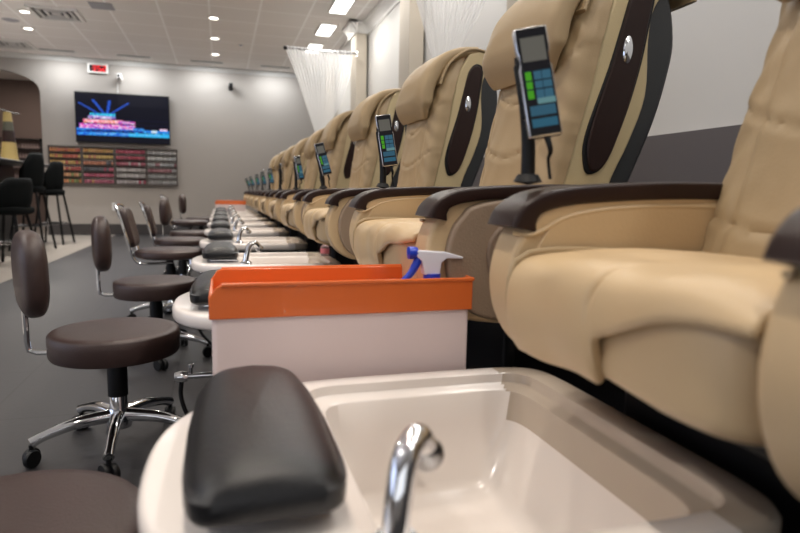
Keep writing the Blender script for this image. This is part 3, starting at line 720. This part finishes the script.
# ---------------- pedicure basins ----------------
def outline(x0,x1,hy,r,n=80,nose=0):
    """rounded rectangle, optionally with a rounded nose on the -X side; ring of n points starting at the same angle"""
    cx=(x0+x1)/2; cy=0; ring=[]
    for j in range(n):
        a=2*PI*j/n; ca,sa=math.cos(a),math.sin(a)
        ex=2/(nose if (nose and ca<0) else r)
        # superellipse via polar
        A=(x1-x0)/2; B=hy; p=nose if (nose and ca<0) else r
        x=A*math.copysign(abs(ca)**(2/p),ca); y=B*math.copysign(abs(sa)**(2/p),sa)
        ring.append((cx+x,cy+y))
    return ring
def make_tub():
    t=thing('pedicure_basin',(.2,0,0),'x','foot basin','white pedicure basins in front of the chairs')
    off=(.2,0,0)
    o=lambda z,g=0,xr=.545: [(x,y,z) for x,y in outline(-.088+g,xr-g,.272-g,9,nose=2.6)]
    i=lambda z,x0,x1,hy,r=7: [(x,y,z) for x,y in outline(x0,x1,hy,r)]
    rings=[o(.455,.022),o(.462,.004),o(.468),o(.490),o(.497,.004),o(.50,.010)]
    rings+=[i(.500,.112,.500,.236,10),i(.498,.116,.497,.233,10),i(.484,.118,.494,.231,10),i(.481,.122,.490,.227,10),i(.479,.136,.478,.212,10),i(.476,.140,.474,.209,10),
            i(.43,.145,.466,.204,9),i(.34,.158,.430,.190,8),i(.325,.172,.410,.178),i(.318,.20,.38,.15),i(.315,.27,.31,.02,3)]
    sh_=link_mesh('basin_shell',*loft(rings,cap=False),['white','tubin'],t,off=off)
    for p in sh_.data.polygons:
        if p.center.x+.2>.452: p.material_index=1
    link_mesh('cabinet',*loft([[(x,y,z) for x,y in outline(.03,.49,.235,8,nose=2.8)] for z in (.0,.458)],cap=False),'black',t,off=off)
    link_mesh('drain',*lathe([(.001,.320),(.018,.320),(.020,.317),(.020,.314)],c=(.33,0,0),n=20),'chrome',t,off=off)
    link_mesh('jet',*lathe([(.001,.004),(.014,.003),(.016,0),(.016,-.004)],c=(.28,.190,.40),n=16,axis='y'),'white',t,off=off)
    # footrest pad on its bracket
    br=link_mesh('footrest_bracket',*box(-.005,.105,-.13,.10,.500,.512),'chrome',t,bevel=.004,off=off)
    def padfn(x,y,z):
        k=1-.17*max(0,z/.04); 
        return (x*k*(1-.10*max(0,y/.16)), y*(1-.08*max(0,z/.04)), z-(.012*(x/.075)**2 if z>0 else 0)-(.004*max(0,-y/.17) if z>0 else 0))
    link_mesh('footrest_pad',*sbox((.036,-.012,.541),(.150,.345,.058),e=.30,nu=64,nv=24,fn=padfn),'blackl',t,off=off)
    # faucet
    fx,fy=.140,-.215
    fa=link_mesh('faucet',*tube([(fx-.004,fy,.498),(fx-.002,fy,.52),(fx+.004,fy+.003,.55),(fx+.015,fy+.008,.576),(fx+.033,fy+.014,.585),(fx+.048,fy+.022,.572)],[.0135,.0125,.012,.012,.012,.012,.013],16,8),'chrome',t,off=off)
    link_mesh('faucet_base',*lathe([(.024,.499),(.024,.505),(.017,.512),(.001,.512)],c=(fx-.002,fy,0),n=20),'chrome',fa,off=off)
    link_mesh('spray_head',*rot_vf(lathe([(.001,-.014),(.015,-.013),(.017,-.006),(.014,.010),(.001,.012)],n=18),ry=-.7,loc=(fx+.052,fy+.025,.563)),'steel',fa,off=off)
    # inlet valve with hose under the nose
    va=MB().add(tube([(-.075,-.02,.29),(.04,-.02,.29)],.008,10)).add(lathe([(.001,-.02),(.013,-.018),(.017,0),(.013,.016),(.001,.018)],c=(-.07,-.02,.29),n=16,axis='x')).add(tube([(-.045,-.02,.29),(-.045,-.02,.318)],.004,8)).add(lathe([(.001,.010),(.007,.008),(.007,0),(.001,0)],c=(-.045,-.02,.315),n=12)).link('inlet_valve','chrome',t,off=off)
    link_mesh('hose',*tube([(-.07,-.02,.278),(-.072,-.02,.23),(-.05,-.03,.17),(-.0,-.04,.11),(.035,-.05,.06)],.006,8,6),'black',t,off=off)
    return t
tub=make_tub()
TB=['white pedicure basin nearest the camera with a blurred black footrest and chrome faucet',
 'white pedicure basin half hidden behind the near orange-topped box',
 'white pedicure basin third from the camera, first one clearly past the orange-topped box',
 'white pedicure basin fourth from the camera, with black pad and bent chrome faucet',
 'white pedicure basin fifth from the camera, with black footrest pad',
 'white pedicure basin sixth from the camera along the row','white pedicure basin seventh from the camera along the row',
 'white pedicure basin eighth from the camera along the row','white pedicure basin ninth, just in front of the far orange-topped box',
 'white pedicure basin last in the row, behind the far orange-topped box']
for k in range(10):
    c=tub if k==0 else dup(tub); c.location=(.2 if k==0 else .157,.675+1.05*k,0); c['label']=TB[k]
    if k==0:
        p=Vector((.138-.2,-.215,0)); Rz=Matrix.Rotation(.42,3,'Z')
    for ch in c.children:
        if ch.name.split('.')[0]=='faucet':
            if k==0: ch.rotation_euler=(0,0,.42); ch.location=p-Rz@p
            else: ch.rotation_euler=(0,0,0); ch.location=(0,0,0)

# ---------------- orange-topped boxes ----------------
def orange_box(loc,rz,label):
    t=thing('storage_box',loc,label,'box','white boxes with orange tray tops',rz)
    W,Dp=.2245,.107
    link_mesh('body',*box(-W+.004,W-.004,-Dp+.004,Dp-.004,.0,.605),'boxwhite',t,bevel=.008)
    # tray: walls with rounded left end dips
    zt,zb=.652,.597
    def wall(y0,y1): 
        pts=[(-W,zb),(W,zb),(W,zt)]+[(-W+.020,zt)]+[(-W+.012,zt-.003),(-W+.006,zt-.012),(-W+.0,zt-.020)]
        return prism(pts,y0,y1)
    mb=MB().add(wall(-Dp,-Dp+.006)).add(wall(Dp-.006,Dp)).add(box(W-.006,W,-Dp+.006,Dp-.006,zb,zt)).add(box(-W,-W+.006,-Dp+.006,Dp-.006,zb,zt-.018)).add(box(-W+.006,W-.006,-Dp+.006,Dp-.006,zb,.608))
    mb.link('tray',  'orange',t,bevel=.002)
    link_mesh('rim',*tube([(-W+.02,-Dp,zt),(W,-Dp,zt),(W,Dp,zt),(-W+.02,Dp,zt)],.0035,8),'orange',t)
    return t
orange_box((.2025,1.082,0),0,'large white box with an orange tray top beside the nearest basin')
orange_box((.135,9.56,0),0,'small looking white box with orange top at the far end of the row')
s=thing('spray_bottle',(.362,1.012,.609),'spray bottle with blue trigger and white nozzle in the near orange tray','spray bottle',rz=PI); s.scale=(1.25,1.25,1.25)
link_mesh('bottle',*lathe([(.001,0),(.019,0),(.021,.006),(.021,.022),(.012,.032)],n=20),'spraywhite',s)
link_mesh('collar',*lathe([(.0125,.030),(.0125,.040),(.001,.040)],n=16),'blue',s)
link_mesh('spray_head',*prism([(-.010,.039),(.014,.039),(.017,.058),(.026,.066),(.026,.074),(-.020,.071),(-.045,.064),(-.045,.061),(-.020,.062),(-.012,.056)],-.008,.008),'spraywhite',s,bevel=.003)
link_mesh('nozzle',*lathe([(.001,.023),(.008,.023),(.009,.029),(.009,.036),(.001,.038)],c=(0,0,.070),n=14,axis='x'),'blue',s)
link_mesh('trigger',*tube([(.020,0,.064),(.026,0,.05),(.034,0,.038),(.046,0,.026),(.052,0,.022)],[.006,.006,.005,.005,.004],10,5),'blue',s)
bt=thing('lotion_bottle',(.470,2.83,.501),'tiny clear bottle with a pink label standing on the third basin edge','bottle')
link_mesh('body',*lathe([(.001,0),(.020,0),(.021,.004),(.021,.045),(.009,.054),(.001,.054)],n=18),'clear',bt)
link_mesh('wrapper',*lathe([(.0215,.012),(.0215,.036)],n=18),'pink',bt); link_mesh('cap',*lathe([(.009,.054),(.009,.064),(.001,.064)],n=12),'spraywhite',bt)

# ---------------- technician stools ----------------
def star_base(t,h,r=.235,ph=.2):
    link_mesh('gas_lift',*lathe([(.026,.075),(.026,.20),(.022,.205)],n=16),'chrome',t)
    link_mesh('column_sleeve',*lathe([(.001,.17),(.029,.17),(.029,h-.115),(.020,h-.09),(.018,h-.07),(.001,h-.07)],n=18),'black',t)
    hb=link_mesh('hub',*lathe([(.001,.070),(.036,.070),(.040,.10),(.028,.13),(.001,.13)],n=18),'chrome',t)
    for k in range(5):
        a=ph+2*PI*k/5; ca,sa=math.cos(a),math.sin(a)
        lg=link_mesh('base_leg',*tube([(ca*.02,sa*.02,.108),(ca*r*.5,sa*r*.5,.104),(ca*r*.85,sa*r*.85,.084),(ca*r,sa*r,.070)],[.022,.018,.014,.016],12,4),'chrome',t)
        cs=MB()
        for q in (-1,1):
            cs.add(rot_vf(lathe([(.001,-.008),(.024,-.008),(.026,-.004),(.026,.004),(.024,.008),(.001,.008)],n=16,axis='y'),rz=a+.6,loc=(ca*r-sa*q*.011,sa*r+ca*q*.012,.0265)))
        cs.add(tube([(ca*r,sa*r,.02),(ca*r,sa*r,.065)],.007,8))
        cs.link('caster','black',lg)
def make_stool():
    t=thing('technician_stool',(0,0,0),'x','stool','brown technician stools beside the basins')
    h=.380; R=.183
    link_mesh('seat',*lathe([(.001,h-.078),(R-.03,h-.078),(R-.004,h-.076),(R,h-.068),(R+.001,h-.03),(R,h-.010),(R-.006,h-.003),(R-.03,h),(.09,h+.002),(.001,h+.003)],n=48),'brown',t)
    star_base(t,h,ph=-1.52)
    bk=sbox((0,0,0),(.082,.285,.25),e=.66,nu=36,nv=20)
    link_mesh('backrest',*rot_vf((bk[0],bk[1]),loc=(-.222,0,.552),ry=-.02,rz=.38),'brown',t)
    link_mesh('backrest_bar',*tube([(-.12,0,h-.068),(-.215,0,h-.066),(-.236,0,h-.058),(-.24,0,h-.03),(-.243,0,.48)],.008,8,0),'chrome',t)
    return t
def make_framed():
    t=thing('technician_chair',(0,0,0),'x','stool','brown technician chairs with chrome framed backs')
    h=.45; R=.20
    link_mesh('seat',*lathe([(.001,h-.055),(R-.03,h-.055),(R-.004,h-.045),(R,h-.028),(R-.006,h-.012),(R-.03,h-.002),(.1,h+.003),(.001,h+.004)],n=44),'brown',t)
    star_base(t,h,ph=.5)
    bk=sbox((0,0,0),(.045,.26,.235),e=.42,nu=32,nv=18,fn=lambda x,y,z:(x+.6*y*y,y,z))
    link_mesh('backrest',*rot_vf((bk[0],bk[1]),loc=(-.225,0,h+.125),ry=-.22),'brown',t)
    pts=[(.02,-.10,h-.075),(-.13,-.118,h-.078),(-.185,-.128,h-.05),(-.215,-.134,h+.06),(-.262,-.136,h+.225),(-.278,-.11,h+.255),(-.282,0,h+.262),(-.278,.11,h+.255),(-.262,.136,h+.225),(-.215,.134,h+.06),(-.185,.128,h-.05),(-.13,.118,h-.078),(.02,.10,h-.075)]
    link_mesh('back_frame',*tube(pts,.008,8,4),'chrome',t)
    return t
st=make_stool(); fr=make_framed()
spots=[(st,-.290,.865,.1,-.028,'brown round technician stool at the bottom left corner, only its seat showing'),
 (st,-.315,1.96,-.02,0,'brown round technician stool nearest in full view, with chrome star base'),
 (st,-.305,3.02,.1,.0,'brown round technician stool second in full view, thin padded back'),
 (fr,-.30,3.85,.0,0,'brown technician chair with chrome framed back, nearest of that kind'),
 (fr,-.29,4.85,.05,-.01,'brown technician chair with chrome framed back, second of that kind'),
 (st,-.27,5.8,-.1,.05,'brown round technician stool third along, beyond the two framed chairs'),
 (fr,-.33,6.9,.0,.03,'brown technician chair with chrome framed back, farthest of that kind'),
 (st,-.26,8.3,.1,.07,'brown round technician stool farthest away, near the far wall')]
used=set()
for p,x,y,rz,dz,lb in spots:
    o=p if p.name not in used else dup(p)
    used.add(p.name); o.location=(x,y,0); o.rotation_euler=(0,0,rz); o['label']=lb
    for ch in o.children:
        if ch.name.split('.')[0] in ('seat','backrest','backrest_bar','back_frame','column_sleeve'): ch.location.z=dz
    if p is st and y>2.5:
        for ch in o.children:
            if ch.name.split('.')[0]=='backrest':
                q=Vector((-.222,0,0)); Rz=Matrix.Rotation(-.3,3,'Z'); ch.rotation_euler=(0,0,-.3); ch.location=q-Rz@q+Vector((0,0,dz))
